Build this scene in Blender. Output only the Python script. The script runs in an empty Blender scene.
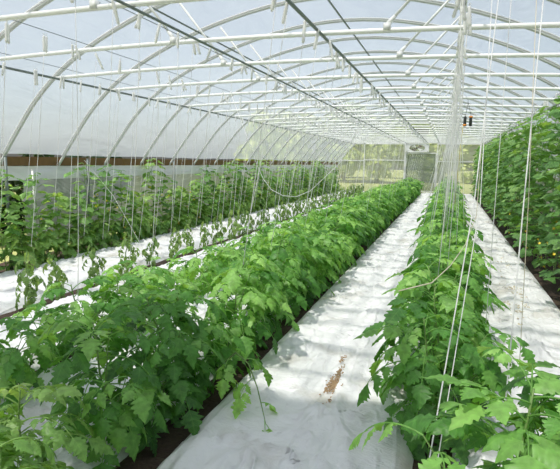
import bpy, bmesh, math, random
from mathutils import Vector, Matrix, noise
R = random.Random(11)
scene = bpy.context.scene
COL = scene.collection
PI = math.pi

# ------------------------------------------------------------------ materials
def new_mat(name):
    m = bpy.data.materials.new(name); m.use_nodes = True
    nt = m.node_tree; nt.nodes.clear()
    out = nt.nodes.new('ShaderNodeOutputMaterial')
    return m, nt, out
def nd(nt, t, **kw):
    n = nt.nodes.new(t)
    for k, v in kw.items():
        if k.startswith('i_'):
            n.inputs[k[2:].replace('_', ' ')].default_value = v
        else: setattr(n, k, v)
    return n
def simple(name, col, rough=.5, metal=0., bump=0., bscale=40, var=0.):
    m, nt, out = new_mat(name)
    b = nd(nt, 'ShaderNodeBsdfPrincipled'); b.inputs['Roughness'].default_value = rough
    b.inputs['Metallic'].default_value = metal; b.inputs['Base Color'].default_value = (*col, 1)
    tc = nd(nt, 'ShaderNodeTexCoord')
    ns = nd(nt, 'ShaderNodeTexNoise'); ns.inputs['Scale'].default_value = bscale; ns.inputs['Detail'].default_value = 4
    nt.links.new(tc.outputs['Object'], ns.inputs['Vector'])
    if var:
        mx = nd(nt, 'ShaderNodeMix', data_type='RGBA')
        mx.inputs[6].default_value = tuple(c*(1-var) for c in col)+(1,); mx.inputs[7].default_value = tuple(min(1, c*(1+var)) for c in col)+(1,)
        nt.links.new(ns.outputs['Fac'], mx.inputs[0]); nt.links.new(mx.outputs[2], b.inputs['Base Color'])
    if bump:
        bp = nd(nt, 'ShaderNodeBump'); bp.inputs['Strength'].default_value = bump; bp.inputs['Distance'].default_value = .02
        nt.links.new(ns.outputs['Fac'], bp.inputs['Height']); nt.links.new(bp.outputs[0], b.inputs['Normal'])
    nt.links.new(b.outputs[0], out.inputs[0])
    return m
def leaf_mat(name, dark, mid, light, trans=.36, vein=.12, rough=.45):
    """attribute 'lv' (0..1) = age of the leaflet; uv gives the veins"""
    m, nt, out = new_mat(name); L = nt.links
    at = nd(nt, 'ShaderNodeAttribute', attribute_name='lv')
    oi = nd(nt, 'ShaderNodeObjectInfo')
    ad = nd(nt, 'ShaderNodeMath', operation='MULTIPLY_ADD'); ad.inputs[1].default_value = .3; 
    L.new(oi.outputs['Random'], ad.inputs[0]); 
    sb = nd(nt, 'ShaderNodeMath', operation='SUBTRACT'); sb.inputs[1].default_value = .15
    L.new(at.outputs['Fac'], sb.inputs[0]); L.new(sb.outputs[0], ad.inputs[2])
    cr = nd(nt, 'ShaderNodeValToRGB'); e = cr.color_ramp.elements
    e[0].position = 0; e[0].color = (*dark, 1); e[1].position = 1; e[1].color = (*light, 1)
    k = cr.color_ramp.elements.new(.5); k.color = (*mid, 1)
    L.new(ad.outputs[0], cr.inputs[0])
    tc = nd(nt, 'ShaderNodeTexCoord')
    ns = nd(nt, 'ShaderNodeTexNoise'); ns.inputs['Scale'].default_value = 30; ns.inputs['Detail'].default_value = 2
    L.new(tc.outputs['Object'], ns.inputs['Vector'])
    # veins: chevrons in uv
    sp = nd(nt, 'ShaderNodeSeparateXYZ'); L.new(tc.outputs['UV'], sp.inputs[0])
    ab = nd(nt, 'ShaderNodeMath', operation='ABSOLUTE'); L.new(sp.outputs[0], ab.inputs[0])
    s2 = nd(nt, 'ShaderNodeMath', operation='MULTIPLY_ADD'); s2.inputs[1].default_value = -.9
    L.new(ab.outputs[0], s2.inputs[0]); L.new(sp.outputs[1], s2.inputs[2])
    sn = nd(nt, 'ShaderNodeMath', operation='MULTIPLY'); sn.inputs[1].default_value = 30; L.new(s2.outputs[0], sn.inputs[0])
    si = nd(nt, 'ShaderNodeMath', operation='SINE'); L.new(sn.outputs[0], si.inputs[0])
    mr = nd(nt, 'ShaderNodeMath', operation='LESS_THAN'); mr.inputs[1].default_value = .018; L.new(ab.outputs[0], mr.inputs[0])
    v2 = nd(nt, 'ShaderNodeMath', operation='GREATER_THAN'); v2.inputs[1].default_value = .93; L.new(si.outputs[0], v2.inputs[0])
    vm = nd(nt, 'ShaderNodeMath', operation='MAXIMUM'); L.new(mr.outputs[0], vm.inputs[0]); L.new(v2.outputs[0], vm.inputs[1])
    vs = nd(nt, 'ShaderNodeMath', operation='MULTIPLY'); vs.inputs[1].default_value = vein*2; L.new(vm.outputs[0], vs.inputs[0])
    mx = nd(nt, 'ShaderNodeMix', data_type='RGBA'); mx.inputs[7].default_value = (*light, 1)
    L.new(vs.outputs[0], mx.inputs[0]); L.new(cr.outputs[0], mx.inputs[6])
    hs = nd(nt, 'ShaderNodeHueSaturation'); mp = nd(nt, 'ShaderNodeMapRange'); mp.inputs[1].default_value = .3; mp.inputs[2].default_value = .7
    mp.inputs[3].default_value = .8; mp.inputs[4].default_value = 1.2
    L.new(ns.outputs['Fac'], mp.inputs[0]); L.new(mp.outputs[0], hs.inputs['Value']); L.new(mx.outputs[2], hs.inputs['Color'])
    b = nd(nt, 'ShaderNodeBsdfPrincipled'); b.inputs['Roughness'].default_value = rough
    b.inputs['Specular IOR Level'].default_value = .5
    L.new(hs.outputs[0], b.inputs['Base Color'])
    bp = nd(nt, 'ShaderNodeBump'); bp.inputs['Strength'].default_value = .16; bp.inputs['Distance'].default_value = .003
    L.new(si.outputs[0], bp.inputs['Height']); L.new(bp.outputs[0], b.inputs['Normal'])
    tr = nd(nt, 'ShaderNodeBsdfTranslucent')
    yl = nd(nt, 'ShaderNodeMix', data_type='RGBA', blend_type='MULTIPLY'); yl.inputs[0].default_value = 1; yl.inputs[7].default_value = (1.7, 1.65, .6, 1)
    L.new(hs.outputs[0], yl.inputs[6]); L.new(yl.outputs[2], tr.inputs[0])
    ms = nd(nt, 'ShaderNodeMixShader'); ms.inputs[0].default_value = trans
    L.new(b.outputs[0], ms.inputs[1]); L.new(tr.outputs[0], ms.inputs[2]); L.new(ms.outputs[0], out.inputs[0])
    return m
def film_mat(name, clear, col=(.9, .93, .96), transl=.5, gloss=.04, bscale=3., bump=.4, streak=(1, 1, 1)):
    m, nt, out = new_mat(name); L = nt.links
    tp = nd(nt, 'ShaderNodeBsdfTransparent'); tp.inputs[0].default_value = (.97, .985, 1, 1)
    df = nd(nt, 'ShaderNodeBsdfDiffuse'); df.inputs[0].default_value = (*col, 1)
    tl = nd(nt, 'ShaderNodeBsdfTranslucent'); tl.inputs[0].default_value = (*col, 1)
    gl = nd(nt, 'ShaderNodeBsdfGlossy'); gl.inputs['Roughness'].default_value = .22
    tc = nd(nt, 'ShaderNodeTexCoord'); mp = nd(nt, 'ShaderNodeMapping'); mp.inputs['Scale'].default_value = streak
    ns = nd(nt, 'ShaderNodeTexNoise'); ns.inputs['Scale'].default_value = bscale; ns.inputs['Detail'].default_value = 5; ns.inputs['Distortion'].default_value = 1.2
    L.new(tc.outputs['Object'], mp.inputs[0]); L.new(mp.outputs[0], ns.inputs['Vector'])
    bp = nd(nt, 'ShaderNodeBump'); bp.inputs['Strength'].default_value = bump; bp.inputs['Distance'].default_value = .1
    L.new(ns.outputs['Fac'], bp.inputs['Height'])
    for n in (df, tl, gl): L.new(bp.outputs[0], n.inputs['Normal'])
    a = nd(nt, 'ShaderNodeMixShader'); a.inputs[0].default_value = transl; L.new(df.outputs[0], a.inputs[1]); L.new(tl.outputs[0], a.inputs[2])
    b = nd(nt, 'ShaderNodeMixShader'); b.inputs[0].default_value = gloss; L.new(a.outputs[0], b.inputs[1]); L.new(gl.outputs[0], b.inputs[2])
    # a little uneven dust: slightly more and less clear patches
    mr = nd(nt, 'ShaderNodeMapRange'); mr.inputs[1].default_value = .3; mr.inputs[2].default_value = .7
    mr.inputs[3].default_value = clear*1.08; mr.inputs[4].default_value = clear*.9
    L.new(ns.outputs['Fac'], mr.inputs[0])
    c = nd(nt, 'ShaderNodeMixShader'); L.new(mr.outputs[0], c.inputs[0]); L.new(b.outputs[0], c.inputs[1]); L.new(tp.outputs[0], c.inputs[2])
    L.new(c.outputs[0], out.inputs[0])
    return m
def fabric_mat():
    m, nt, out = new_mat('white_fleece'); L = nt.links
    b = nd(nt, 'ShaderNodeBsdfPrincipled'); b.inputs['Roughness'].default_value = .55
    b.inputs['Specular IOR Level'].default_value = .4
    tc = nd(nt, 'ShaderNodeTexCoord')
    n1 = nd(nt, 'ShaderNodeTexNoise'); n1.inputs['Scale'].default_value = 2.2; n1.inputs['Detail'].default_value = 6; n1.inputs['Distortion'].default_value = .6
    L.new(tc.outputs['Object'], n1.inputs['Vector'])
    cr = nd(nt, 'ShaderNodeValToRGB'); e = cr.color_ramp.elements
    e[0].position = .30; e[0].color = (.62, .60, .55, 1); e[1].position = .46; e[1].color = (.86, .86, .86, 1)
    L.new(n1.outputs['Fac'], cr.inputs[0]); L.new(cr.outputs[0], b.inputs['Base Color'])
    mp = nd(nt, 'ShaderNodeMapping'); mp.inputs['Scale'].default_value = (1.0, 2.2, 1); mp.inputs['Rotation'].default_value = (0, 0, .5)
    n2 = nd(nt, 'ShaderNodeTexNoise'); n2.inputs['Scale'].default_value = 9; n2.inputs['Detail'].default_value = 5; n2.inputs['Distortion'].default_value = 2.5
    L.new(tc.outputs['Object'], mp.inputs[0]); L.new(mp.outputs[0], n2.inputs['Vector'])
    bp = nd(nt, 'ShaderNodeBump'); bp.inputs['Strength'].default_value = .42; bp.inputs['Distance'].default_value = .03
    L.new(n2.outputs['Fac'], bp.inputs['Height'])
    # long creases: thin ridges where a distorted noise crosses its mean
    prev = bp
    for sc, rot, an, dist in ((1.3, .9, (1, .3, 1), .016), (2.0, -.7, (1, .22, 1), .011)):
        m2 = nd(nt, 'ShaderNodeMapping'); m2.inputs['Rotation'].default_value = (0, 0, rot); m2.inputs['Scale'].default_value = an
        n3 = nd(nt, 'ShaderNodeTexNoise'); n3.inputs['Scale'].default_value = sc*2.2; n3.inputs['Detail'].default_value = 1.; n3.inputs['Distortion'].default_value = .35
        L.new(tc.outputs['Object'], m2.inputs[0]); L.new(m2.outputs[0], n3.inputs['Vector'])
        a1 = nd(nt, 'ShaderNodeMath', operation='SUBTRACT'); a1.inputs[1].default_value = .5; L.new(n3.outputs['Fac'], a1.inputs[0])
        a2 = nd(nt, 'ShaderNodeMath', operation='ABSOLUTE'); L.new(a1.outputs[0], a2.inputs[0])
        a3 = nd(nt, 'ShaderNodeMapRange', interpolation_type='SMOOTHSTEP'); a3.inputs[1].default_value = 0; a3.inputs[2].default_value = .06; a3.inputs[3].default_value = 1; a3.inputs[4].default_value = 0
        L.new(a2.outputs[0], a3.inputs[0])
        b3 = nd(nt, 'ShaderNodeBump'); b3.inputs['Strength'].default_value = .55; b3.inputs['Distance'].default_value = dist
        L.new(a3.outputs[0], b3.inputs['Height']); L.new(prev.outputs[0], b3.inputs['Normal']); prev = b3
    L.new(prev.outputs[0], b.inputs['Normal'])
    L.new(b.outputs[0], out.inputs[0]); return m

M = {}
M['tomato'] = leaf_mat('tomato_leaf', (.028, .100, .022), (.108, .30, .055), (.36, .62, .17), vein=.05)
M['wilt'] = leaf_mat('drooping_tomato_leaf', (.09, .18, .055), (.21, .34, .10), (.38, .52, .18))
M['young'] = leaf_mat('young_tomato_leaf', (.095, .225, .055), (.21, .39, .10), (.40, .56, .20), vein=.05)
M['cucumber'] = leaf_mat('cucumber_leaf', (.045, .135, .035), (.135, .30, .08), (.36, .56, .18), trans=.3, rough=.55)
M['stem'] = simple('green_stem', (.16, .27, .07), .5, var=.2)
M['wstem'] = simple('tan_stem', (.28, .25, .12), .6, var=.2)
M['flower'] = simple('yellow_blossom', (.85, .66, .05), .5)
M['pipe'] = simple('galvanised_pipe', (.86, .87, .86), .4, .0, bump=.05, var=.08)
M['dark_pipe'] = simple('weathered_purlin_pipe', (.20, .23, .22), .5, .35, var=.1)
M['hoop_pipe'] = simple('grey_hoop_pipe', (.52, .54, .52), .4, .1, bump=.05, var=.1)
M['wire'] = simple('steel_wire', (.20, .22, .22), .4, .6)
M['twine'] = simple('white_twine', (.93, .93, .91), .7, bump=.3, bscale=300)
def twine_translucent():
    m, nt, out = new_mat('white_twine_fibre'); d = nd(nt, 'ShaderNodeBsdfDiffuse'); t = nd(nt, 'ShaderNodeBsdfTranslucent')
    d.inputs[0].default_value = (.94, .94, .93, 1); t.inputs[0].default_value = (.94, .94, .93, 1)
    x = nd(nt, 'ShaderNodeMixShader'); x.inputs[0].default_value = .4
    tc = nd(nt, 'ShaderNodeTexCoord'); wv = nd(nt, 'ShaderNodeTexWave', bands_direction='Z'); wv.inputs['Scale'].default_value = 60; bp = nd(nt, 'ShaderNodeBump')
    bp.inputs['Distance'].default_value = .002; bp.inputs['Strength'].default_value = .4
    nt.links.new(tc.outputs['Object'], wv.inputs[0]); nt.links.new(wv.outputs['Fac'], bp.inputs['Height']); nt.links.new(bp.outputs[0], d.inputs['Normal'])
    nt.links.new(d.outputs[0], x.inputs[1]); nt.links.new(t.outputs[0], x.inputs[2]); nt.links.new(x.outputs[0], out.inputs[0]); return m
M['twine'] = twine_translucent()
M['twine_old'] = simple('beige_twine', (.66, .60, .46), .8)
M['wood'] = simple('weathered_board', (.175, .095, .028), .7, bump=.4, bscale=9, var=.35)
M['soil'] = simple('dark_soil', (.060, .038, .026), .95, bump=1., bscale=35, var=.5)
M['soil2'] = simple('dry_crumbs', (.42, .29, .17), .95, bump=.6, bscale=80, var=.4)
M['fabric'] = fabric_mat()
M['film'] = film_mat("roof_film", .46, (.59, .64, .68), .60, .03, 1.6, .5, (1, .5, 2.2))
M['side'] = film_mat('side_film', .10, (.40, .42, .42), .4, .05, 2.2, .6, (1, .6, 2))
M['hem'] = film_mat('folded_film_hem', .05, (.9, .91, .92), .4, .05, 3, .5, (1, .4, 2))
M['end'] = film_mat('end_film', .60, (.92, .93, .82), .5, .03, 2., .4)
M['white'] = simple('white_paint', (.75, .76, .75), .45)
M['black'] = simple('black_plastic', (.03, .035, .03), .4)
M['orange'] = simple('orange_plastic', (.85, .28, .03), .4)
M['yellow'] = simple('yellow_cord', (.70, .58, .20), .7)
M['louvre'] = simple('brown_louvre', (.10, .055, .035), .6, var=.3)
M['glassdark'] = film_mat('tinted_panel', .60, (.40, .45, .36), .5, .08, 2, .2)
M['grass'] = simple('meadow_grass', (.34, .37, .13), .9, bump=.6, bscale=2.0, var=.45)
M['bark'] = simple('bark', (.12, .09, .06), .9, var=.3)
M['tree'] = leaf_mat('tree_leaf', (.10, .18, .04), (.36, .44, .13), (.56, .60, .20))
M['light_cucumber'] = leaf_mat('pale_cucumber_leaf', (.08, .18, .05), (.20, .38, .11), (.42, .58, .20), trans=.34, rough=.55)
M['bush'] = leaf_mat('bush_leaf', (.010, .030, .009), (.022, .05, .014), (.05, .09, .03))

# ------------------------------------------------------------------ mesh builder
class MB:
    def __init__(s): s.v = []; s.f = []; s.mi = []; s.uv = []; s.lv = []
    def vert(s, co, uv=(0, 0), lv=.5): s.v.append(tuple(co)); s.uv.append(uv); s.lv.append(lv); return len(s.v)-1
    def face(s, *ix, m=0): s.f.append(ix); s.mi.append(m)
    def box(s, c, d, rot=None):
        i = len(s.v); c = Vector(c)
        for x in (-.5, .5):
            for y in (-.5, .5):
                for z in (-.5, .5):
                    q = Vector((x*d[0], y*d[1], z*d[2]))
                    if rot: q = rot @ q
                    s.vert(c+q)
        for a in ((0, 1, 3, 2), (4, 6, 7, 5), (0, 4, 5, 1), (2, 3, 7, 6), (0, 2, 6, 4), (1, 5, 7, 3)):
            s.face(*[i+k for k in a])
    def tube(s, pts, r, n=8, cap=True, lv=.5, m=0):
        pts = [Vector(p) for p in pts]
        if not hasattr(r, '__len__'): r = [r]*len(pts)
        up = None; rings = []
        for i, p in enumerate(pts):
            t = (pts[min(i+1, len(pts)-1)]-pts[max(i-1, 0)])
            if t.length < 1e-9: t = Vector((0, 0, 1))
            t.normalize()
            if up is None: up = Vector((0, 0, 1)) if abs(t.z) < .9 else Vector((1, 0, 0))
            a = up-t*up.dot(t)
            if a.length < 1e-6: a = Vector((1, 0, 0))-t*t.x
            a.normalize(); b = t.cross(a); up = a
            rings.append([s.vert(p+(a*math.cos(2*PI*k/n)+b*math.sin(2*PI*k/n))*r[i], lv=lv) for k in range(n)])
        for i in range(len(pts)-1):
            for k in range(n):
                s.face(rings[i][k], rings[i][(k+1) % n], rings[i+1][(k+1) % n], rings[i+1][k], m=m)
        if cap and n > 2:
            s.face(*rings[0][::-1], m=m); s.face(*rings[-1], m=m)
    def mesh(s, name, mats, smooth=True):
        me = bpy.data.meshes.new(name); me.from_pydata(s.v, [], s.f)
        for m in (mats if isinstance(mats, (list, tuple)) else [mats]): me.materials.append(m)
        me.polygons.foreach_set('material_index', s.mi)
        if smooth: me.polygons.foreach_set('use_smooth', [True]*len(s.f))
        a = me.attributes.new('lv', 'FLOAT', 'POINT'); a.data.foreach_set('value', s.lv)
        u = me.uv_layers.new(name='UVMap')
        vi = [0]*len(me.loops); me.loops.foreach_get('vertex_index', vi)
        fl = []
        for i in vi: fl.extend(s.uv[i])
        u.data.foreach_set('uv', fl); me.update()
        return me
    def build(s, name, mats, parent=None, smooth=True):
        return link(name, s.mesh(name, mats, smooth), parent)
def link(name, me, parent=None):
    o = bpy.data.objects.new(name, me); COL.objects.link(o)
    if parent: o.parent = parent
    return o
def tag(o, label, cat, group=None, kind=None):
    o['label'] = label; o['category'] = cat
    if group: o['group'] = group
    if kind: o['kind'] = kind
    return o
def struct(o): o['kind'] = 'structure'; return o
def empty(name, loc=(0, 0, 0), rz=0):
    o = bpy.data.objects.new(name, None); COL.objects.link(o); o.location = loc; o.rotation_euler = (0, 0, rz)
    o.empty_display_size = .1
    return o
ORD = ['nearest', 'second', 'third', 'fourth', 'fifth', 'sixth', 'seventh', 'eighth', 'ninth', 'tenth', 'eleventh', 'twelfth']

# ------------------------------------------------------------------ camera
H_EYE = 1.6
yaw, pitch, roll, FPX = .310, .139, .014, 519.19
cam_d = bpy.data.cameras.new('camera'); cam = bpy.data.objects.new('camera', cam_d); COL.objects.link(cam)
fw = Vector((-math.sin(yaw)*math.cos(pitch), math.cos(yaw)*math.cos(pitch), -math.sin(pitch)))
rt = Vector((math.cos(yaw), math.sin(yaw), 0)); up = rt.cross(fw)
r2 = rt*math.cos(roll)+up*math.sin(roll); u2 = -rt*math.sin(roll)+up*math.cos(roll)
cam.matrix_world = Matrix(((r2.x, u2.x, -fw.x, 0), (r2.y, u2.y, -fw.y, 0), (r2.z, u2.z, -fw.z, H_EYE), (0, 0, 0, 1)))
cam_d.sensor_fit = 'HORIZONTAL'; cam_d.sensor_width = 36; cam_d.lens = FPX*36/560; cam_d.clip_end = 600
scene.camera = cam

# ------------------------------------------------------------------ greenhouse frame
Y0, DY, NH = 3.516, 1.2, 23
XC = -1.65
YEND = Y0+DY*(NH-1)
PROF = [(0, 3.78), (.85, 3.71), (1.67, 3.52), (2.31, 3.30), (2.9, 3.03), (3.38, 2.73), (3.78, 2.38), (4.10, 2.0), (4.38, 1.64), (4.62, 1.30), (4.74, 1.0), (4.78, .6), (4.80, 0)]
def catmull(P, n):
    out = []
    for i in range(len(P)-1):
        p0 = P[max(i-1, 0)] if i > 0 else (-P[1][0], P[1][1]); p1, p2 = P[i], P[i+1]; p3 = P[min(i+2, len(P)-1)]
        for k in range(n):
            t = k/n
            out.append(tuple(.5*(2*p1[j]+(p2[j]-p0[j])*t+(2*p0[j]-5*p1[j]+4*p2[j]-p3[j])*t*t+(3*p1[j]-p0[j]-3*p2[j]+p3[j])*t**3) for j in (0, 1)))
    out.append(P[-1]); return out
HALF = catmull(PROF, 3)
def arch_pts(off=0, zmin=0):
    h = [(d, z) for d, z in HALF if z >= zmin]
    L = [(-d, z) for d, z in h[::-1]]+h[1:]
    if off:
        o = []
        for i, (x, z) in enumerate(L):
            a, b = L[max(i-1, 0)], L[min(i+1, len(L)-1)]
            tx, tz = b[0]-a[0], b[1]-a[1]; l = math.hypot(tx, tz)
            o.append((x-tz/l*off, z+tx/l*off))
        L = o
    return [(XC+x, z) for x, z in L]
ARCH = arch_pts()
hb = MB(); hb.tube([(x, 0, z) for x, z in ARCH], .022, 8)
hoop_me = hb.mesh('greenhouse_hoop', M['hoop_pipe'])
tb = MB()
for off in (.024, .029):
    q = arch_pts(off, 1.62); base_i = len(tb.v)
    for x, z in q:
        for yy in (-.030, .048): tb.vert((x, yy, z))
    for i in range(len(q)-1):
        a = base_i+2*i; tb.face(a, a+1, a+3, a+2)
tape_me = tb.mesh('tape_strip', M['twine'])
def arch_z(x, y): 
    return 1.6+1.045+.10*(1-((x-XC+.25)/3.7)**2)
bb = MB()
xs = [XC-3.42+6.84*i/24 for i in range(25)]
bb.tube([(x, 0, arch_z(x, 0)) for x in xs], .0225, 8)
bar_me = bb.mesh('cross_bar', M['pipe'])
def brace_mesh(a, b):
    m = MB(); a, b = Vector(a), Vector(b)
    d = (b-a).normalized()
    m.tube([a, b], .0135, 6)
    m.tube([b-d*.09, b-d*.04, b+d*.01], [.016, .022, .022], 6)   # clamp at the bar end
    m.box(b+Vector((0, 0, -.02)), (.06, .055, .06))
    return m.mesh('brace', M['white'])
brL = brace_mesh((XC-1.57, 0, 3.50), (XC-.98, 0, 2.78))
brR = brace_mesh((XC+1.72, 0, 3.46), (XC+1.08, 0, 2.78))
clampb = MB(); clampb.tube([(XC-1.0, -.03, 0), (XC-1.0, .03, 0)], .03, 8)
for i in range(-4, NH):
    y = Y0+DY*i
    o = link('greenhouse_hoop', hoop_me); o.location.y = y
    link('tape_strip', tape_me, o)
    if i == -4: far = None
    if i < 2: lab = 'bent pipe hoop arching overhead close to the camera, its leg outside the picture'; 
    elif i < 12: lab = f'{ORD[i-2]} pale roof hoop whose foot shows along the left wooden board'
    elif i == NH-1: lab = 'last roof hoop framing the clear end wall'
    else: lab = 'distant pale roof hoop crowded towards the far end wall'
    tag(o, lab, 'hoop', 'roof hoops of the greenhouse')
    b = link('cross_bar', bar_me); b.location.y = y
    if i < 0: lab = 'straight pipe crossing overhead behind the camera position'
    elif i < 10: lab = f'{ORD[i]} straight horizontal pipe crossing the roof, counted from the camera'
    else: lab = 'distant horizontal cross pipe crowded above the far end of the rows'
    tag(b, lab, 'pipe', 'horizontal cross pipes under the roof')
    l = link('brace', brL, b); r = link('brace', brR, b)
def purlin(x, z, rad, label, mat='dark_pipe', y0=-1.4, y1=YEND):
    m = MB(); m.tube([(x, y0+(y1-y0)*k/20, z) for k in range(21)], rad, 8)
    o = m.build('purlin_pipe', M[mat]); tag(o, label, 'pipe', None); return o
purlin(-5.03, 2.655, .016, 'long dark pipe running back along the left hoops at bar height')
purlin(-3.36, 3.34, .012, 'dark lengthwise pipe under the left slope of the roof')
purlin(XC, 3.745, .014, 'dark ridge pipe running down the middle of the roof')
purlin(-2.29, 2.712, .012, 'dark lengthwise pipe resting on cross bars left of the ridge')
purlin(-1.13, 2.715, .0145, 'dark lengthwise pipe at bar height right of the ridge, hung with white twine')
purlin(.08, 3.36, .014, 'pale lengthwise pipe under the right slope of the roof', 'pipe')
purlin(1.73, 2.655, .019, 'long pipe along the right hoops above the cucumber wall')
def wire(x, z, label):
    m = MB(); m.tube([(x, -1.4+(YEND+1.4)*k/20, z) for k in range(21)], .0035, 5)
    tag(m.build('support_wire', M['wire']), label, 'wire')
wire(-4.72, 2.735, 'thin wire over the cross bars, farthest to the left')
wire(-3.57, 2.755, 'thin wire over the cross bars, second from the left')
wire(-2.50, 2.775, 'thin wire over the cross bars close left of a dark pipe')
wire(.05, 2.765, 'thin wire over the middle tomato row carrying the densest white twine')
wire(1.57, 2.71, 'thin wire above the tall cucumber row on the right')

# roof film
def sweep_film(pts, y0, y1, ny, name, mat, wob=0.):
    m = MB(); n = len(pts)
    for j in range(ny+1):
        y = y0+(y1-y0)*j/ny
        for i, (x, z) in enumerate(pts):
            w = wob*noise.noise(Vector((x*1.1, y*1.3, z*1.1)))
            m.vert((x+w*(.3 if abs(x-XC) > 3 else 0), y, z+w))
    for j in range(ny):
        for i in range(n-1):
            a = j*n+i; m.face(a, a+1, a+n+1, a+n)
    return m.build(name, mat)
ROOF = arch_pts(.035, 1.60)
struct(sweep_film(ROOF, -1.8, YEND+.05, 90, 'ceiling', M['film'], .02))
XL = ROOF[0][0]; XR = ROOF[-1][0]
# unseen strip added above the film to cast a shade band on the path
SH = [q for q in arch_pts(.06, 1.6) if -5.3 < q[0] < -.75]
m = MB(); nj = 14
for j in range(nj+1):
    for i, (x, z) in enumerate(SH):
        a = .15+.10*math.sin(x*4.1); b_ = 1.42+.09*math.sin(x*5.3+1)
        for dz in (0, .004): m.vert((x, a+(b_-a)*j/nj, z+.012*math.sin(x*20+j)+dz))
n = len(SH)
for j in range(nj):
    for i in range(n-1):
        a = (j*n+i)*2; m.face(a, a+2, a+2+2*n, a+2*n); m.face(a+1, a+1+2*n, a+3+2*n, a+3)
tag(m.build('added_shade_caster', simple('dark_shade_caster', (.10, .13, .10), .9)), 'unseen dark strip added on the roof film above the camera to cast shade', 'cloth')
# side boards, curtains, posts
def side(sgn, xb, nm):
    m = MB()
    n = 12
    L = (YEND+1.6)/n
    for k in range(n):
        m.box((xb, -1.6+L*(k+.5), 1.555+(.003 if k % 2 else 0)), (.05, L-.006, .135))
    struct(m.build('trim_'+('1' if sgn < 0 else '2'), M['wood'], smooth=False))
    m = MB(); ny = 220
    for j in range(ny+1):
        y = -1.6+(YEND+1.6)*j/ny
        for i in range(7):
            z = 1.485-.035*i
            m.vert((xb-sgn*.035+.012*math.sin(y*9+i)-sgn*.0*i+.015*noise.noise(Vector((y*3, i*.6, 2))), y, z+.012*noise.noise(Vector((y*1.2, 5, i)))))
    for j in range(ny):
        for i in range(6):
            a = j*7+i; m.face(a, a+1, a+8, a+7)
    struct(m.build('trim_'+('3' if sgn < 0 else '4'), M['hem']))
    m = MB(); ys = 6.42 if sgn < 0 else -1.6
    for j in range(ny+1):
        y = ys+(YEND-ys)*j/ny
        for i in range(13):
            z = 1.40-.1*i
            m.vert((xb+sgn*.06+.03*noise.noise(Vector((y*1.7, z*2, 7)))+.012*math.sin(y*6+z*3), y, z))
    for j in range(ny):
        for i in range(12):
            a = j*13+i; m.face(a, a+1, a+14, a+13)
    struct(m.build('wall_left' if sgn < 0 else 'wall_right', M['side']))
side(-1, XC-4.50, 'left'); side(1, XC+4.50, 'right')
pi = 0
for y, h, dk, lab in [(7.62, 1.60, 1, 'dark stake standing at the left board between two hoop feet'), (6.40, 1.42, 0, 'slim pale post at the edge of the lifted side curtain'), (5.85, 1.62, 1, 'dark post at the left border of the picture below a hoop'), (10.6, 1.58, 1, 'dark stake among the cucumber plants, farther back along the board')]:
    m = MB(); m.tube([(0, 0, 0), (0, 0, h*.5), (.004, 0, h)], .022 if dk else .016, 8); m.tube([(0, 0, h), (0, 0, h+.012)], .026 if dk else .02, 8)
    o = m.build('ground_stake', M['dark_pipe'] if dk else M['white']); o.location = (XC-4.36+.05*dk, y, 0)
    tag(o, lab, 'stake')

# end wall
ye = YEND+.03
em = MB(); aw = arch_pts(.01, .0)
ci = em.vert((XC, ye, 1.2))
idx = [em.vert((x, ye, z)) for x, z in aw]
for a, b in zip(idx[:-1], idx[1:]): em.face(ci, a, b)
em.face(ci, idx[-1], idx[0])
struct(em.build('wall_end', M['end'], smooth=False))
def beam(m, x0, z0, x1, z1, w=.05):
    if abs(x1-x0) > abs(z1-z0): m.box(((x0+x1)/2, ye-.045, (z0+z1)/2), (abs(x1-x0), .05, w))
    else: m.box(((x0+x1)/2, ye-.045, (z0+z1)/2), (w, .05, abs(z1-z0)))
m = MB()
for x, z1 in ((-4.6, 2.8), (-2.36, 3.5), (-.62, 3.5), (1.5, 2.6)): beam(m, x, 0, x, z1)
for x0, x1, z in ((-6.05, -4.63, 1.74), (-4.57, -2.39, 1.78), (-.59, 1.47, 1.74), (1.53, 2.7, 1.74), (-5.3, -2.39, 2.68), (-.59, 1.9, 2.68), (-2.33, -.65, 2.74)): beam(m, x0, z, x1, z)
struct(m.build('trim_5', M['white'], smooth=False))
m = MB(); beam(m, -2.30, .05, -2.30, 2.2, .05); beam(m, -.68, .05, -.68, 2.2, .05); beam(m, -2.27, 2.18, -.71, 2.18, .05); beam(m, -2.27, .09, -.71, .09, .05)
dr = struct(m.build('door_1', M['white'], smooth=False))
m = MB(); m.box((XC+.16, ye-.03, 1.13), (1.56, .004, 2.06)); m.build('door_panel', M['glassdark'], dr, False)
m = MB(); m.tube([(-.80, ye-.09, 1.0), (-.80, ye-.13, 1.02), (-.80, ye-.13, 1.14), (-.80, ye-.09, 1.16)], .01, 6); m.build('door_handle', M['black'], dr)
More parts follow.
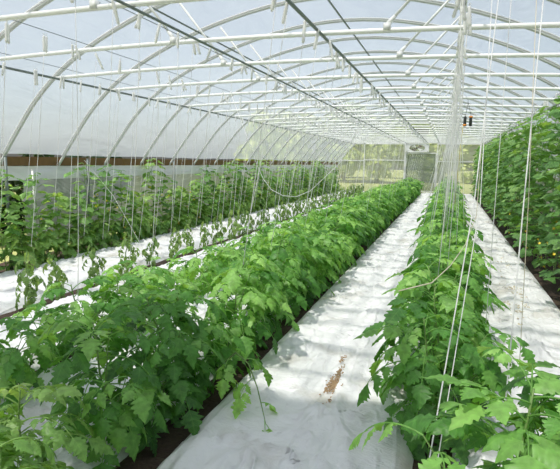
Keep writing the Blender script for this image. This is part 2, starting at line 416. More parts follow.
# fan in a white frame above the door
fan = empty('wall_fan', (-1.71, ye-.16, 2.46))
tag(fan, 'white framed ventilation fan above the far door, left half of the opening', 'fan')
m = MB(); fwid, fh = .62, .215
m.box((0, 0, fh), (2*fwid, .1, .035)); m.box((0, 0, -fh), (2*fwid, .1, .035)); m.box((-fwid, 0, 0), (.035, .1, 2*fh)); m.box((fwid, 0, 0), (.035, .1, 2*fh))
m.build('frame', M['white'], fan, False)
m = MB()
N = 28
for k in range(N):
    a0, a1 = 2*PI*k/N, 2*PI*(k+1)/N
    def sq(a):
        c, s_ = math.cos(a), math.sin(a); t = min(fwid/abs(c) if abs(c) > 1e-6 else 9, fh/abs(s_) if abs(s_) > 1e-6 else 9); return (c*t, s_*t)
    p0, p1 = sq(a0), sq(a1)
    q0, q1 = (math.cos(a0)*.42, math.sin(a0)*.185), (math.cos(a1)*.42, math.sin(a1)*.185)
    i = [m.vert((p[0], y, p[1])) for y in (-.02, .02) for p in (p0, p1, q1, q0)]
    m.face(*i[:4]); m.face(*i[4:][::-1]); m.face(i[3], i[2], i[6], i[7])
m.build('shroud', M['white'], fan, False)
m = MB(); m.tube([(0, -.05, 0), (0, .05, 0)], .05, 10); m.build('hub', M['black'], fan)
for k in range(4):
    a = PI/4+k*PI/2; m = MB()
    i = [m.vert((math.cos(a+da)*rr, dy+yy, math.sin(a+da)*rr*.55)) for dy in (0, .006) for rr, da, yy in ((.05, -.3, -.02), (.33, -.35, -.03), (.34, .35, .03), (.05, .3, .02))]
    m.face(*i[:4]); m.face(*i[4:][::-1])
    for q in range(4): m.face(i[q], i[(q+1) % 4], i[4+(q+1) % 4], i[4+q])
    m.build('blade', M['white'] if k % 2 else M['louvre'], fan, False)
lv = empty('louvre_vent', (-1.58, ye-.1, 3.33)); tag(lv, 'brown louvred vent high in the gable over the far door', 'vent')
m = MB(); w, hh = .47, .17
m.box((0, 0, hh), (2*w, .08, .03)); m.box((0, 0, -hh), (2*w, .08, .03)); m.box((-w, 0, 0), (.03, .08, 2*hh)); m.box((w, 0, 0), (.03, .08, 2*hh)); m.build('frame', M['white'], lv, False)
for k in range(5):
    m = MB(); m.box((0, 0, -.125+k*.0625), (2*w-.04, .07, .008), Matrix.Rotation(.7, 3, 'X')); m.build('slat', M['louvre'], lv, False)

# ------------------------------------------------------------------ floor and fabric
def grid(x0, x1, y0, y1, nx, ny, fn):
    m = MB()
    for j in range(ny+1):
        for i in range(nx+1):
            x = x0+(x1-x0)*i/nx; y = y0+(y1-y0)*j/ny
            m.vert((x, y, fn(x, y)))
    for j in range(ny):
        for i in range(nx):
            a = j*(nx+1)+i; m.face(a, a+1, a+nx+2, a+nx+1)
    return m
g = grid(-6.6, 3.3, -2.2, 30.3, 120, 300, lambda x, y: -.03+.012*noise.noise(Vector((x*6, y*6, 0)))+.008*noise.noise(Vector((x*17, y*17, 3))))
struct(g.build('floor', M['soil']))
# outdoor ground, a frame around the greenhouse floor
m = MB()
for (a, b, c, d) in ((-90, -6.55, -30, 140), (3.25, 80, -30, 140), (-6.55, 3.25, 30.25, 140), (-6.55, 3.25, -30, -2.15)):
    n = 6; 
    m.box(((a+b)/2, (c+d)/2, -.12), (b-a, d-c, .1))
o = m.build('ground_meadow', M['grass'], smooth=False); o['kind'] = 'structure'; o.name = 'ground'
def fab_h(x, y, x0, x1, seed):
    # folds pulled from the buried edges plus soft bumps
    e = min(x-x0, x1-x)
    w = noise.noise(Vector((x*1.1+seed, y*.9, seed)))*.035
    q = Vector((x*2.6+1.3*noise.noise(Vector((x*1.5, y*1.5, seed+4))), y*3.2+1.6*noise.noise(Vector((x*1.7, y*1.7, seed+9))), seed))
    f = max(0, 1-abs(noise.noise(q))*2.2)**5*.045
    q3 = Vector((x*5+2.2*noise.noise(Vector((x*2.3, y*2.3, seed+14))), y*4+2.2*noise.noise(Vector((x*2.1, y*2.5, seed+19))), seed+7))
    f += max(0, 1-abs(noise.noise(q3))*2.4)**4*.024
    q2 = Vector((x*1.2+.8*noise.noise(Vector((x*2, y*2, seed+1))), y*11+x*4*math.sin(y*.8+seed), seed+3))
    f2 = max(0, 1-abs(noise.noise(q2))*2.5)**2*.010
    z = .035+w*.6+f+f2
    return z*min(1, e/.16+.0)-.045*max(0, 1-e/.05)+.0
strips = [(-1.40, -.09, 'white ground fabric on the walking path left of the middle row', 1.3),
          (.10, 1.30, 'white ground fabric on the narrow path beside the tall cucumbers', 5.1),
          (-2.86, -1.60, 'white ground fabric showing through gaps of the dense left tomato row', 8.7),
          (-4.12, -2.97, 'white ground fabric strip between the dense left rows and the sparse drooping row', 12.9),
          (-5.78, -4.37, 'white ground fabric strip in front of the cucumber plants at the left wall', 17.2)]
for x0, x1, lab, sd in strips:
    nx = int((x1-x0)/.032)
    g = grid(x0, x1, .3, 29.2, nx, 720, lambda x, y: fab_h(x, y, x0, x1, sd))
    o = g.build('ground_fabric', M['fabric']); o.location = (0, 0, .004)
    tag(o, lab, 'fabric', 'white ground fabric strips')
def crumbs(pts, name, label, mat, sz, seed, zb=.055):
    rr = random.Random(seed); m = MB()
    for (x, y, sx, sy, n) in pts:
        for k in range(n):
            px, py = x+rr.gauss(0, sx), y+rr.gauss(0, sy); s_ = sz*rr.uniform(.5, 1.5)
            c = Vector((px, py, zb+rr.uniform(0, .01)))
            m.box(c, (s_*rr.uniform(.6, 1.4), s_*rr.uniform(.6, 1.6), s_*.5), Matrix.Rotation(rr.uniform(0, 3), 3, 'Z') @ Matrix.Rotation(rr.uniform(-.5, .5), 3, 'X'))
    o = m.build(name, mat, smooth=False); tag(o, label, 'debris', kind='stuff'); return o
crumbs([(-.69, 3.62, .012, .09, 90), (-.68, 3.42, .022, .05, 170), (-.70, 3.33, .02, .05, 60), (-.66, 3.18, .015, .03, 12), (-.72, 3.90, .012, .04, 30)], 'dry_crumbs', 'brown dry crumbs scattered in a line on the path fabric', M['soil2'], .008, 3)
crumbs([(.85, 7.0, .06, .5, 60), (.75, 5.9, .06, .3, 40), (.95, 9., .08, .7, 40)], 'dry_leaf_litter', 'dry yellowish leaf bits on the narrow right path', M['twine_old'], .014, 4)

# ------------------------------------------------------------------ plants
LEAFLET = [(0, .015), (.06, .11), (.12, .25), (.18, .35), (.22, .22), (.30, .36), (.37, .39), (.42, .24), (.50, .32), (.56, .30), (.61, .18), (.72, .19), (.79, .12), (.9, .07), (1, .0)]
def frame(d, nrm):
    d = d.normalized(); s_ = d.cross(nrm)
    if s_.length < 1e-5: s_ = Vector((1, 0, 0))
    s_.normalize(); n = s_.cross(d).normalized(); return d, s_, n
def leaflet(m, base, d, nrm, L, rr, lv, curl=.5, wid=1., simple_=False):
    d, s_, n = frame(d, nrm)
    prof = LEAFLET if not simple_ else [(0, .02), (.2, .3), (.5, .36), (.8, .18), (1, 0)]
    fold = rr.uniform(-.2, .6); tw = rr.uniform(-.8, .8); lift = rr.uniform(-.1, .1)
    rows = []; p = Vector(base); t0 = 0; ang = rr.uniform(-.1, .25)
    pos = Vector(base)
    for (t, w) in prof:
        dt = t-t0; t0 = t
        a = ang-curl*t*1.6
        dd = d*math.cos(a)+n*math.sin(a); nn = n*math.cos(a)-d*math.sin(a)
        pos = pos+dd*dt*L
        ww = w*wid*L
        sa = tw*t; ss = s_*math.cos(sa)+nn*math.sin(sa); n2 = nn*math.cos(sa)-s_*math.sin(sa)
        e = n2*(ww*(-fold)+.05*L*rr.uniform(-1, 1)*(1 if w > .1 else 0)*.5)
        a_, b_ = rr.uniform(.85, 1.12), rr.uniform(.85, 1.12)
        rows.append((m.vert(pos-ss*ww*a_+e-dd*.04*L, (-w, t), lv), m.vert(pos, (0, t), lv), m.vert(pos+ss*ww*b_+e-dd*.04*L, (w, t), lv)))
    for r0, r1 in zip(rows[:-1], rows[1:]):
        m.face(r0[0], r0[1], r1[1], r1[0]); m.face(r0[1], r0[2], r1[2], r1[1])
SZ = .122
def compound_leaf(m, base, az, elev, L, rr, lv, droop=1.0, size=1., pairs=3):
    d = Vector((math.cos(az)*math.cos(elev), math.sin(az)*math.cos(elev), math.sin(elev)))
    pts = [Vector(base)]; seg = 9; cur = d.copy()
    for k in range(seg):
        cur = (cur+Vector((0, 0, -1))*droop*.16*(.6+k/seg)).normalized()
        pts.append(pts[-1]+cur*L/seg)
    m.tube(pts, [.0038*(1-.7*k/seg)*size+.0008 for k in range(seg+1)], 4, cap=False, lv=.75)
    def at(t):
        f = t*seg; i = min(int(f), seg-1); return pts[i].lerp(pts[i+1], f-i), (pts[i+1]-pts[i]).normalized()
    ts = [(.34, .72), (.56, .95), (.78, 1.0)] if pairs == 3 else [(.45, .8), (.74, 1.)]
    for t, sc in ts:
        for sg in (-1, 1):
            p, tg = at(t+rr.uniform(-.03, .03)); _, s_, n = frame(tg, Vector((0, 0, 1)))
            dd = (tg*rr.uniform(.35, .7)+s_*sg*1.0+Vector((0, 0, -.25*droop+rr.uniform(-.2, .2))))
            st = p+dd.normalized()*.018*size
            leaflet(m, st, dd, n+s_*rr.uniform(-.3, .3), SZ*size*sc*rr.uniform(.8, 1.2), rr, lv+rr.uniform(-.12, .12), curl=.35*droop+rr.uniform(0, .4), wid=rr.uniform(.85, 1.1))
    for t in (.46, .67):
        for sg in (-1, 1):
            if rr.random() < .6:
                p, tg = at(t); _, s_, n = frame(tg, Vector((0, 0, 1)))
                leaflet(m, p, tg*.3+s_*sg, n, .035*size, rr, lv, simple_=True)
    p, tg = at(1.); _, s_, n = frame(tg, Vector((0, 0, 1)))
    leaflet(m, p, tg, n, 1.25*SZ*size*rr.uniform(.9, 1.2), rr, lv+rr.uniform(-.1, .1), curl=.4*droop, wid=1.05)
def tomato(seed, h=.92, nl=24, spread=1., droop=1., size=1., mat='tomato', lean=.12, nshoot=3, young=.35):
    rr = random.Random(seed); st = MB(); fo = MB()
    lx, ly = rr.uniform(-lean, lean), rr.uniform(-lean, lean)
    def axis(t): return Vector((lx*t*t+.015*math.sin(t*9+seed), ly*t*t+.015*math.cos(t*8+seed), h*.86*t))
    st.tube([axis(k/10) for k in range(11)], [.009*(1-.6*k/10) for k in range(11)], 6)
    az = rr.uniform(0, 6)
    for k in range(nl):
        t = .12+.88*(k+.5)/nl; az += 2.4+rr.uniform(-.4, .4)
        L = (.26+.09*math.sin(t*2.6))*(1-.35*max(0, t-.75)/.25)*spread*rr.uniform(.8, 1.2)
        elev = -.1+t*.85+rr.uniform(-.2, .3)
        compound_leaf(fo, axis(t), az, elev, L, rr, min(1, max(0, .28+young*t+rr.uniform(-.28, .28)+(.25 if t > .93 else 0))), droop*rr.uniform(.7, 1.3), size*(1-.4*max(0, t-.85)/.15), 3 if L > .25 else 2)
    for s_ in range(nshoot):
        t = rr.uniform(.15, .5); az = rr.uniform(0, 6.28); b = axis(t); pts = [b]
        d = Vector((math.cos(az)*.7, math.sin(az)*.7, .55)).normalized()
        for k in range(6): d = (d+Vector((0, 0, .09))).normalized(); pts.append(pts[-1]+d*.07*spread)
        st.tube(pts, [.005*(1-.1*k) for k in range(7)], 5)
        for k in range(2, 7):
            compound_leaf(fo, pts[k], az+rr.uniform(-1.8, 1.8), rr.uniform(.2, .9), .20*spread*rr.uniform(.8, 1.2), rr, min(1, .45+young*.5+rr.uniform(-.12, .2)), droop, size*.8, 2)
    return st.mesh('stem', M['stem']), fo.mesh('foliage', M[mat])
def palm_leaf(m, base, d, nrm, L, rr, lv, droop=.4):
    """broad five-lobed cucumber leaf with a wavy toothed margin"""
    d, s_, n = frame(d, nrm); N = 22; c = m.vert(base, (0, 0), lv)
    inner = []; outer = []
    ph = rr.uniform(0, 6)
    for k in range(N+1):
        a = -2.55+5.1*k/N                      # angle from the tip
        lobe = 1+.15*math.cos(a*5/2*1.0*2)*.9 - .12*abs(a)/2.5
        tooth = 1+.05*(1 if k % 2 else -1)
        r = L*.55*lobe*tooth
        for frac, lst in ((.5, inner), (1., outer)):
            x = math.sin(a)*r*frac; y = (math.cos(a)*r*frac+.0*L)
            z = -droop*((x*x+y*y)/L)*.9+.05*L*math.sin(a*3+ph)*frac
            lst.append(m.vert(Vector(base)+s_*x+d*y+n*z, (x/L, y/L), lv))
    for k in range(N):
        m.face(c, inner[k], inner[k+1]); m.face(inner[k], outer[k], outer[k+1], inner[k+1])
def cucumber(seed, h=2.6, nl=46, rad=.26, leaf=.19, top=False, nb=3, mat='cucumber'):
    rr = random.Random(seed); st = MB(); fo = MB()
    def axis(t): return Vector((.03*math.sin(t*7+seed), .04*math.sin(t*5+seed*2), h*t))
    st.tube([axis(k/14) for k in range(15)], [.007*(1-.5*k/14) for k in range(15)], 6)
    az = rr.uniform(0, 6); bl = []
    for k in range(nl):
        t = .04+.96*(k+.5)/nl; az += 2.4+rr.uniform(-.5, .5); b = axis(t)
        tip = max(0, t-.9)/.1; rl = rad*rr.uniform(.45, 1.25)*(1-.6*tip)
        e = rr.uniform(.2, .9); d = Vector((math.cos(az)*math.cos(e), math.sin(az)*math.cos(e), math.sin(e)))
        p1 = b+d*rl*.6; p2 = b+Vector((math.cos(az), math.sin(az), .25))*rl
        fo.tube([b, p1, p2], .0032, 4, cap=False, lv=.7)
        out = Vector((math.cos(az+rr.uniform(-.5, .5)), math.sin(az+rr.uniform(-.5, .5)), rr.uniform(-.9, .1)))
        palm_leaf(fo, p2, out, Vector((0, 0, 1))+out*rr.uniform(.2, .9), leaf*rr.uniform(.75, 1.25)*(1-.55*tip), rr, min(1, max(0, .40+.15*t+rr.uniform(-.25, .25)+.2*tip)), rr.uniform(.2, .7))
        if k % 5 == 2 : bl.append(b+Vector((math.cos(az+1), math.sin(az+1), 0))*rad*.9)
    fl = []
    for b in bl[:nb]:
        q = MB(); c = q.vert((0, 0, 0))
        ring = []
        for k in range(10):
            r_ = .026 if k % 2 == 0 else .012; ring.append(q.vert((math.cos(k*PI/5)*r_, math.sin(k*PI/5)*r_, .012 if k % 2 == 0 else .006)))
        for k in range(10): q.face(c, ring[k], ring[(k+1) % 10])
        q.tube([(0, 0, -.02), (0, 0, 0)], [.003, .005], 5)
        fl.append((q.mesh('blossom', M['flower']), b))
    return st.mesh('stem', M['stem']), fo.mesh('foliage', M[mat]), fl


def plant(name, var, loc, rz, sc, label, cat, group):
    e = empty(name, loc, rz); e.scale = sc if hasattr(sc, '__len__') else (sc, sc, sc)
    link('stem', var[0], e); link('foliage', var[1], e)
    if len(var) > 2:
        for me, b in var[2]:
            f = link('blossom', me, e); f.location = b; f.rotation_euler = (.8, .3, b.x*20)
    tag(e, label, cat, group); return e

T = [tomato(100+i, h=.88+.07*(i % 3), nl=23+(i % 3)) for i in range(7)]
TB = [tomato(150+i, h=1.02, nl=40, nshoot=6, size=1.0, spread=1.05, droop=.9, young=.5) for i in range(2)]
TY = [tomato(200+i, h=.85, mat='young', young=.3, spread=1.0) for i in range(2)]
TS = [tomato(300+i, young=.5, h=.62, nl=17, spread=.85, nshoot=2, size=.9) for i in range(4)]
TW = [tomato(400+i, h=.66, nl=13, spread=.46, droop=1.9, size=.62, mat='wilt', nshoot=1, young=.2) for i in range(4)]
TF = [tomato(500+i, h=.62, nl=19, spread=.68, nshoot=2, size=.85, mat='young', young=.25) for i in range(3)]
CU = [cucumber(600+i, h=2.45, nl=41) for i in range(5)]
CS = [cucumber(700+i, h=1.05+.16*i, nl=44, rad=.21, leaf=.18, nb=6, mat='light_cucumber') for i in range(4)]
CS[1] = cucumber(711, h=.95, nl=24, rad=.20, leaf=.20, nb=6, mat='young')
CS[2] = cucumber(712, h=1.45, nl=36, rad=.22, leaf=.17, nb=5)

def row(vars_, name, cat, group, x, y0, y1, dy, lab_near, lab_far, nnear=8, xj=.04, s0=.88, s1=1.12, skip=lambda y: False, edit=None):
    y = y0; k = 0
    while y < y1:
        yy = y+R.uniform(-.06, .06)
        if not skip(yy):
            lab = lab_near.format(ORD[k]) if k < nnear else lab_far
            s_ = R.uniform(s0, s1)
            plant(name, vars_[R.randrange(len(vars_))], (x+R.uniform(-xj, xj), yy, 0), R.uniform(0, 6.28), (s_, s_, s_*R.uniform(.95, 1.05)), lab, cat, group)
            k += 1
        y += dy*R.uniform(.9, 1.1)
# dense left row
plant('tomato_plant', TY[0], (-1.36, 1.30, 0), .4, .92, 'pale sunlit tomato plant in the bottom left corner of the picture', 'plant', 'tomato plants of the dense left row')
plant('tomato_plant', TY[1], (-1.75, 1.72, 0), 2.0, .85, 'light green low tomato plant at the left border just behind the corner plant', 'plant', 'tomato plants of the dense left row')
plant('tomato_plant', T[0], (-1.72, 2.30, 0), 1.0, .98, 'dark green tomato plant with bare double stem above the lower left corner', 'plant', 'tomato plants of the dense left row')
row(T, 'tomato_plant', 'plant', 'tomato plants of the dense left row', -1.63, 2.78, 28.6, .43,
    '{} bushy tomato plant of the dense left row, counted behind the double-stemmed one', 'bushy tomato plant in the far part of the dense left row', 9)
# second low row behind it
row(TS, 'tomato_plant', 'plant', 'low tomato plants behind the dense left row', -2.76, 2.98, 28.4, .44,
    '{} low tomato plant behind the dense left row, counted from the left border', 'low tomato plant far back behind the dense left row', 7)
plant('tomato_plant', TS[1], (-2.70, 2.52, 0), 1.0, 1.05, 'small dark tomato plant cut by the left border, beyond the pale corner plants', 'plant', 'low tomato plants behind the dense left row')
# sparse drooping row
row(TW, 'drooping_tomato_plant', 'plant', 'drooping tomato plants in the sparse row', -4.27, 4.30, 27.5, .62,
    '{} drooping tomato plant in the soil gap, counted from the left border', 'drooping tomato plant far back in the soil gap', 9, s0=.8, s1=1.1)
# left wall
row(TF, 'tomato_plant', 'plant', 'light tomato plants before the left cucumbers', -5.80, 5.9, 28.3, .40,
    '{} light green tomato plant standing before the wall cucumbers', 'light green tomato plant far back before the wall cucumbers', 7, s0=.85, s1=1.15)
row(CS, 'cucumber_plant', 'plant', 'cucumber plants along the left wall', -5.90, 4.9, 28.6, .36,
    '{} cucumber plant climbing by the left wooden board', 'cucumber plant far back along the left wooden board', 8, s0=.85, s1=1.1)
# middle row
plant('tomato_plant', TB[0], (.24, 1.62, 0), .3, 1.02, 'large leafed tomato plant at the bottom edge between two long white strings', 'plant', 'tomato plants of the middle row')
plant('tomato_plant', TB[1], (.62, 1.85, 0), 1.3, 1.0, 'second large leafed tomato plant, in the bottom right corner', 'plant', 'tomato plants of the middle row')
row(T, 'tomato_plant', 'plant', 'tomato plants of the middle row', -.0, 2.98, 28.4, .43,
    '{} tomato plant of the middle row beyond the foreground pair', 'tomato plant in the far part of the middle row', 9, s0=.95, s1=1.1)
# right cucumber wall
row(CU, 'cucumber_plant', 'plant', 'tall cucumber plants on the right', 1.47, 5.0, 28.7, .37,
    '{} tall cucumber plant of the right hand wall of leaves, from the right border', 'tall cucumber plant far along the right hand wall of leaves', 9, s0=.95, s1=1.04)
# trailing side shoot over the path
st = MB(); fo = MB(); rr = random.Random(5)
pts = [Vector(q) for q in ((0, 0, 0), (.10, -.02, .22), (.24, -.06, .36), (.36, -.14, .33), (.45, -.22, .22), (.52, -.30, .10), (.56, -.37, .075))]
st.tube(pts, [.008, .007, .006, .005, .004, .003, .0015], 6)
for k, (az, el, sz) in enumerate(((1.0, .3, .9), (-1.4, .2, .9), (.7, .1, .8), (-1.9, 0, .75), (.9, -.1, .6), (-1.2, -.2, .6), (-.7, -.1, .5))):
    compound_leaf(fo, pts[min(k//1, 6)].lerp(pts[min(k+1, 6)], .6), az, el, .17*sz+.04, rr, .7+rr.uniform(-.1, .2), 1.0, sz*1.0, 2)
plant('tomato_shoot', (st.mesh('stem', M['stem']), fo.mesh('foliage', M['tomato'])), (-1.50, 3.08, 0), 0, 1., 'short tomato shoot bending down onto the path fabric beside the dense left row', 'plant', 'tomato plants of the dense left row')
# ------------------------------------------------------------------ twine
def spool_mesh(seed, L=.14):
    rr = random.Random(seed); m = MB()
    n = 14; a = rr.uniform(-.12, .12)
    m.tube([(a*(k/n)*.3, 0, .03-L*k/n) for k in range(n+1)], [.004]+[.0125+.0025*(k % 2)-.003*abs(k/n-.5) for k in range(1, n)]+[.004], 7)
    m.tube([(0, 0, .03), (.006, 0, .045), (.0, 0, .055), (-.008, 0, .045)], .0022, 5)      # hook over the wire
    return m.mesh('spool', M['twine'])
SP = [spool_mesh(i, .15+.02*(i % 3)) for i in range(5)]
def string_mesh(top, bot, r=.0024, sag=0, name='twine', mat='twine', n=6):
    m = MB(); top, bot = Vector(top), Vector(bot); pts = []
    for k in range(n+1):
        t = k/n; p = top.lerp(bot, t); p.z -= 0; p.x += sag*math.sin(t*PI); pts.append(p)
    m.tube(pts, r, 5); return m.mesh(name, M[mat])
STR = {}
def string_for(dx, h):
    k = (round(dx, 2), round(h*5)/5)
    if k not in STR: STR[k] = string_mesh((0, 0, -.06), (k[0], .0, -k[1]), sag=.012)
    return STR[k]
lines = [(-4.95, 2.66, -.22, 1.7, 'over the left wall plants', 4.9), (-3.70, 2.72, -.25, 2.2, 'over the sparse drooping row', 3.7), (-2.46, 2.765, -.15, 2.15, 'over the low second row', 3.1),
         (-1.13, 2.69, -.24, 1.9, 'over the dense left row', 3.3), (.05, 2.765, -.05, 1.95, 'over the middle row', 3.75), (1.57, 2.71, -.05, 1.0, 'over the tall cucumbers', 8.5)]
cand = []
for li, (x, z, dx, h, where, ys) in enumerate(lines):
    y = ys; k = 0; step = .17 if li == 4 else .42
    while y < 28.5:
        cand.append((y, li, k, x+R.uniform(-.03, .03))); k += 1
        y += step*R.uniform(.7, 1.3)*(1 if y < 14 or li != 4 else 1.8)
cand.sort(); near, farc = cand[:298], cand[298:]
for (y, li, k, x) in near:
    X, z, dx, h, where, ys = lines[li]
    sp = SP[R.randrange(5)]
    lab = f'{ORD[k]} white twine hanger {where}, counted from the camera' if k < 8 else f'white twine hanger farther back {where}'
    e = empty('twine_hanger', (x, y, z)); tag(e, lab, 'twine', 'white twine hangers '+where)
    a = link('spool', sp, e); a.rotation_euler = (R.uniform(-.25, .1), R.uniform(-.25, .25), R.uniform(0, 6))
    if R.random() < .6:
        a = link('spool', sp, e); a.location = (R.uniform(-.03, .03), R.uniform(.02, .05), 0); a.rotation_euler = (0, R.uniform(-.3, .3), R.uniform(0, 6))
    if li == 4: dx = R.choice((-.30, -.22, -.12, -.05, .05, .15)) if y > 4.6 else -.05
    link('twine', string_for(dx*R.uniform(.7, 1.2)+R.uniform(-.04, .04), h+R.uniform(-.35, .1)), e)
fm = MB()
for (y, li, k, x) in farc:
    X, z, dx, h, where, ys = lines[li]
    fm.tube([(x, y, z+.02), (x+R.uniform(-.03, .03), y, z-.12)], .011, 5)
    fm.tube([(x, y, z-.1), (x+dx, y, z-h)], .0019, 3, cap=False)
if farc: tag(fm.build('far_twine', M['twine']), 'haze of white twine hanging at the far end of the rows', 'twine', kind='stuff')
# long strings near the camera, tied to the nearest cross pipe
def cord(pts, r, label, mat='twine', name='long_twine', group=None):
    m = MB(); m.tube(pts, r, 6); o = m.build(name, M[mat]); tag(o, label, 'twine', group); return o
def zbar(x): return arch_z(x, 0)+.02
G = 'long strings tied down beside the camera'
cord([(.235, Y0, zbar(.23)), (.135, 2.86, 1.40), (-.01, 2.25, .30), (-.03, 2.06, .03)], .0034, 'thick white string slanting to the foot of the middle row, left of a pair', group=G)
cord([(.19, Y0, zbar(.19)), (.165, 2.86, 1.4), (.018, 2.17, .28), (0, 2.03, .03)], .0026, 'thinner white string twisted against the thick slanting one', group=G)
cord([(.30, Y0, zbar(.25)), (.29, 3.52, 1.35), (.29, 3.60, .13)], .0022, 'beige white string ending behind the foreground leaves right of the crossing pair', group=G)
cord([(.475, Y0, zbar(.5)), (.37, 2.87, 1.4), (.265, 2.15, .33)], .0036, 'thick white string in front of the right path reaching the bottom edge', group=G)
cord([(.43, Y0, zbar(.43)), (.45, 3.3, 1.4), (.44, 3.05, .36)], .0020, 'thin string right behind the thick one before the right path', 'twine_old', group=G)
# slack strings
cord([(-3.45, 8, 2.73), (-3.05, 8, 1.75), (-2.97, 8, 1.54), (-2.86, 8, 1.32), (-2.72, 8, 1.15), (-2.52, 8, 1.06), (-2.30, 8, 1.05), (-2.07, 8, 1.15), (-1.6, 8, 1.60), (-1.35, 8, 2.1), (-1.15, 8, 2.71)], .0045, 'slack white string hanging in a curve over the left rows', name='slack_string')
cord([(.30, 5.6, 1.9), (.29, 5.5, 1.1), (.15, 4.1, 1.0), (.04, 3.1, 1.02), (-.05, 2.7, 1.0), (-.20, 2.55, .98)], .0030, 'slack beige string lying in a curve across the middle row', 'twine_old', name='slack_string')
cord([(-6.02, 7.62, 1.58), (-5.3, 7.4, 1.0), (-4.45, 7.1, .03)], .003, 'thin string slanting from the dark stake down over the left plants', name='slack_string')
# hanging sensor pair
sn = empty('hanging_sensor', (.26, 9.85, 2.36)); tag(sn, 'two small dark capsules with orange ends hanging high over the middle row', 'sensor')
for dx in (-.035, .06):
    m = MB(); m.tube([(dx, 0, -.10), (dx, 0, -.085), (dx, 0, .06), (dx, 0, .08)], [.016, .026, .026, .014], 10); cpo = m.build('capsule', M['black'], sn)
    m = MB(); zc = .05 if dx > 0 else -.09
    m.tube([(dx, 0, zc), (dx, 0, zc+.03)], .029, 10); m.build('band', M['orange'], cpo)
m = MB(); m.tube([(-.035, 0, .08), (0, -.06, .30), (-.02, -.3, .37)], .004, 5); m.tube([(.06, 0, .08), (0, -.06, .30)], .004, 5); m.build('suspension_cord', M['wire'], sn)
m = MB(); m.tube([(-.06, 0, -.06), (-.09, 0, -.6), (-.12, 0, -1.5)], .006, 5); m.build('yellow_cord', M['yellow'], sn)

# ------------------------------------------------------------------ outdoors
def crown(seed, r, n, mat, zs=1., leaf=.3):
    rr = random.Random(seed); m = MB()
    blobs = [(Vector((rr.gauss(0, .45), rr.gauss(0, .45), rr.gauss(0, .4)*zs))*r, r*rr.uniform(.35, .6)) for _ in range(9)]
    for k in range(n):
        c, br = blobs[rr.randrange(9)]
        d = Vector((rr.gauss(0, 1), rr.gauss(0, 1), rr.gauss(0, 1))).normalized()
        p = c+d*br*rr.uniform(.75, 1.05)
        leaflet(m, p, Vector((rr.uniform(-1, 1), rr.uniform(-1, 1), rr.uniform(-1, .4))), d+Vector((0, 0, .4)), leaf*rr.uniform(.6, 1.3), rr, rr.uniform(.1, .9), simple_=True, wid=1.3)
    return m.mesh('crown', M[mat])
def trunk(h, r):
    m = MB(); m.tube([(0, 0, -.1), (.05*h, 0, h*.5), (0, .04*h, h)], [r, r*.75, r*.4], 8)
    m.tube([(.04*h, 0, h*.6), (.3*h, .1*h, h*1.0)], [r*.4, r*.15], 6); m.tube([(.04*h, 0, h*.55), (-.25*h, -.1*h, h*.95)], [r*.4, r*.15], 6); return m.mesh('trunk', M['bark'])
CR = [crown(800+i, 2.6, 1500, 'tree', leaf=.45) for i in range(3)]; TR = trunk(3.0, .16)
def tree(x, y, s, lab):
    e = empty('tree', (x, y, -.07), x); e.scale = (s, s, s); c = link('crown', CR[R.randrange(3)], e); c.location = (0, 0, 3.6); link('trunk', TR, e)
    tag(e, lab, 'tree', 'trees beyond the far end wall')
for k, (x, y, s) in enumerate([(-13, 44, 1.0), (-9, 47, 1.15), (-5.8, 45, .95), (-2.2, 50, 1.0), (1.9, 49, .72), (6.5, 53, .8), (-17, 50, 1.1), (-11.5, 58, 1.2), (-4.5, 60, 1.15), (3.8, 62, 1.0)]):
    tree(x, y, s, 'tree blurred behind the clear film of the far end wall')
BU = [crown(900+i, .9, 1500, 'bush', .8, .16) for i in range(2)]
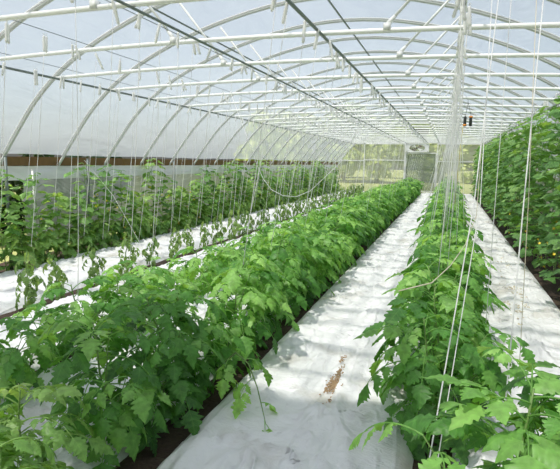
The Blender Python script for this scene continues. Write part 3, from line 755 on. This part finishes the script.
for k, (x, y, s, lab) in enumerate([(-8.6, 6.2, 1.0, 'dark bush outside, seen under the raised film at the left border'), (-8.9, 7.9, 1.05, 'dark bush outside behind the grey side film near the stake'),
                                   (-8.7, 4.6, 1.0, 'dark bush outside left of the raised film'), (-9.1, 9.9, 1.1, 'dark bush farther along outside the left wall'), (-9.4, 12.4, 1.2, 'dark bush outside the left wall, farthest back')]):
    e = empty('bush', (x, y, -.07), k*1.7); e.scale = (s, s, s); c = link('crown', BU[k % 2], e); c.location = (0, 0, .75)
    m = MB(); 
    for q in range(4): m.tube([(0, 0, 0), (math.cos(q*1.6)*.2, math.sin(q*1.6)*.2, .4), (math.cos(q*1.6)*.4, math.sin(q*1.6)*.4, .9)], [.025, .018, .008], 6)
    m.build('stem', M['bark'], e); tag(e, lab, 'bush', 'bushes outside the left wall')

# ------------------------------------------------------------------ light
w = bpy.data.worlds.new('world'); scene.world = w; w.use_nodes = True
nt = w.node_tree; nt.nodes.clear()
sky = nt.nodes.new('ShaderNodeTexSky'); sky.sky_type = 'NISHITA'; sky.sun_disc = False
sky.sun_elevation = math.radians(62); sky.sun_rotation = math.radians(-156); sky.air_density = 1.0; sky.dust_density = 2.5; sky.ozone_density = 1
hsv = nt.nodes.new('ShaderNodeHueSaturation'); hsv.inputs['Saturation'].default_value = .78
bg = nt.nodes.new('ShaderNodeBackground'); bg.inputs[1].default_value = .14
wo = nt.nodes.new('ShaderNodeOutputWorld')
nt.links.new(sky.outputs[0], hsv.inputs['Color']); nt.links.new(hsv.outputs[0], bg.inputs[0]); nt.links.new(bg.outputs[0], wo.inputs[0])
sd = bpy.data.lights.new('sun', 'SUN'); so = bpy.data.objects.new('sun', sd); COL.objects.link(so)
sd.energy = 5.7; sd.angle = math.radians(1.8); sd.color = (1, .96, .88)
sdir = Vector((-.19, -.42, .88)).normalized()
so.rotation_euler = (-sdir).to_track_quat('-Z', 'Y').to_euler(); so.location = (-10, 5, 20)

vs = scene.view_settings; vs.view_transform = 'Standard'; vs.look = 'None'; vs.gamma = 1; vs.use_curve_mapping = False; vs.exposure = .02
scene.cycles.max_bounces = 10; scene.cycles.transparent_max_bounces = 16; scene.cycles.diffuse_bounces = 5; scene.cycles.transmission_bounces = 8
